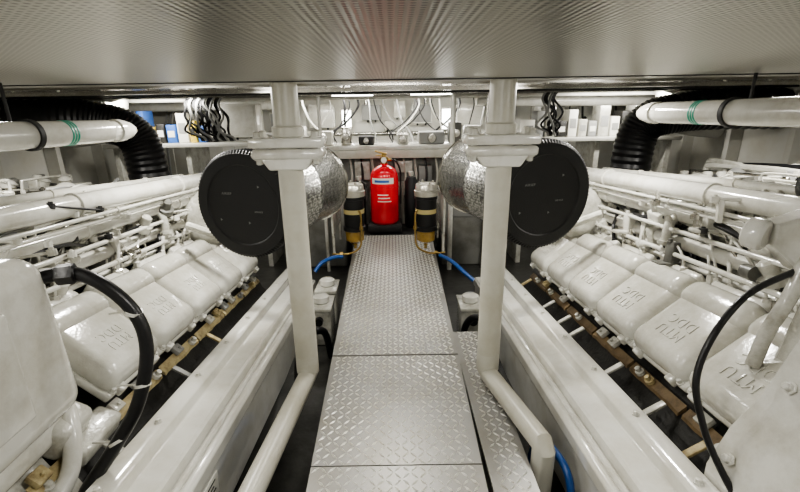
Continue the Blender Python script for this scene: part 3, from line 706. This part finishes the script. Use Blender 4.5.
for i in range(34):
    side=0 if i<22 else (-1 if i%2 else 1)
    x0=rc.uniform(-1.1,1.1) if not side else side*rc.uniform(1.45,3.1)
    x1=x0+(rc.uniform(-0.35,0.35) if not side else side*rc.uniform(0,0.12)); y=5.42+0.022*i if not side else 5.88+0.02*(i%6)
    x1=max(-1.2,min(1.2,x1)) if not side else x1
    bot=0.878 if not side else -0.42
    run('loose_cable',[(x0,y,1.425),(x0+0.02,y,1.30),(x0*0.6+x1*0.4,y+0.01,1.12),(x1,y+0.02,0.98),(x1+0.03*(side or 1),y+0.02,bot)],0.008 if i%3 else 0.014,[BLACK,GREYB,BLACK,WHITE][i%4],['black','grey','black','white'][i%4]+' cable drooping from the ceiling '+('to the bench top' if not side else 'behind the shelf'),'cable',True)
for x,w,h,m,l in ((-1.1,0.2,0.22,WHITE,'white tall pump head on the bench'),(-0.8,0.22,0.16,WHITE,'white pump head on the bench'),(0.45,0.3,0.14,GREYB,'grey valve block on the bench'),(0.72,0.14,0.24,MIDG,'dark grey regulator on the bench'),(0.92,0.18,0.2,WHITE,'white water heater end on the bench'),(-0.3,0.18,0.1,DARK,'dark motor on the bench'),(0.12,0.14,0.12,WHITE2,'cream pump casing on the bench'),(1.15,0.16,0.12,GREYB,'grey motor casing on the bench'),(-0.53,0.12,0.2,STEEL,'steel filter housing on the bench')):
    e=thing('bench_unit',(x,5.25,0.875),l,'machine unit')
    B().box((x,5.25,0.876+h/2),(w,0.20,h),bevel=0.02,seg=3).make('casing',m,e)
    k=min(w,h)
    B().lathe([(k*0.35,0),(k*0.38,0.02),(k*0.3,0.05),(0,0.052)],(x,5.15,0.875+h*0.5),(0,-1,0),20).make('round_flange',STEEL,e)
def lamp(name,x,y,z,w,d,h,label,face):
    e=thing(name,(x,y,z),label,'lamp','engine room lamps')
    B().box((x,y,z),(w,d,h)).make('lamp_housing',STEEL,e)
    if face=='down': B().box((x,y,z-h/2-0.004),(w*0.9,d*0.9,0.008)).make('diffuser',LAMPM,e)
    else: B().box((x,y-d/2-0.008,z),(w*0.86,0.018,h*0.86),bevel=0.004).make('diffuser',LAMPM,e)
for x,y in ((-0.35,4.15),(0.35,4.15),(-0.35,5.3),(0.35,5.3),(-2.1,5.35),(2.1,5.75)): lamp('ceiling_lamp',x,y,1.409,0.4,0.10,0.022,'slim fluorescent strip lamp on the ceiling','down')  # outer left and right lamps are added to brighten the far sides
for x in (-0.62,0.74): lamp('bulkhead_lamp',x,6.262,1.12,0.14,0.08,0.30,'rectangular bulkhead lamp with white diffuser','front')

def area(loc,rot,sx,sy,power,col=(1,0.97,0.905)):
    l=bpy.data.lights.new('area_light','AREA'); l.shape='RECTANGLE'; l.size=sx; l.size_y=sy; l.energy=power; l.color=col
    o=bpy.data.objects.new('area_light',l); o.location=loc; o.rotation_euler=rot; COL.objects.link(o)
for s in (-1,1):
    area((s*1.45,0.7,1.38),(0,s*math.radians(12),0),0.12,0.3,12)
    area((s*1.05,2.55,1.408),(0,s*math.radians(6),0),0.10,0.2,23)
    area((s*2.2,2.5,1.408),(0,0,0),0.25,0.12,15)
    area((s*2.3,4.45,1.375),(math.radians(35),0,0),0.9,0.06,14)
area((0,0.9,1.385),(math.radians(10),0,0),0.4,0.12,9)
area((0,2.6,1.408),(0,0,0),0.3,0.3,13)
area((0,5.35,1.39),(math.radians(10),0,0),2.4,0.1,30)
area((0,-0.9,0.9),(math.radians(95),0,0),2.6,0.7,4)

w=bpy.data.worlds.new('world'); S.world=w; w.use_nodes=True
w.node_tree.nodes['Background'].inputs[0].default_value=(0.8,0.82,0.8,1); w.node_tree.nodes['Background'].inputs[1].default_value=0.3
try:
    S.view_settings.look='AgX - Medium High Contrast'
    S.view_settings.exposure=0.10
except Exception: pass

cam=bpy.data.cameras.new('camera'); cam.lens=439/800*36; cam.sensor_width=36; cam.shift_x=0.0073; cam.clip_start=0.02
co=bpy.data.objects.new('camera',cam); COL.objects.link(co)
co.matrix_world=Matrix.Translation((0,0,1.3))@Matrix.Rotation(math.radians(90-17.7),4,'X')@Matrix.Rotation(math.radians(-0.9),4,'Z')
S.camera=co
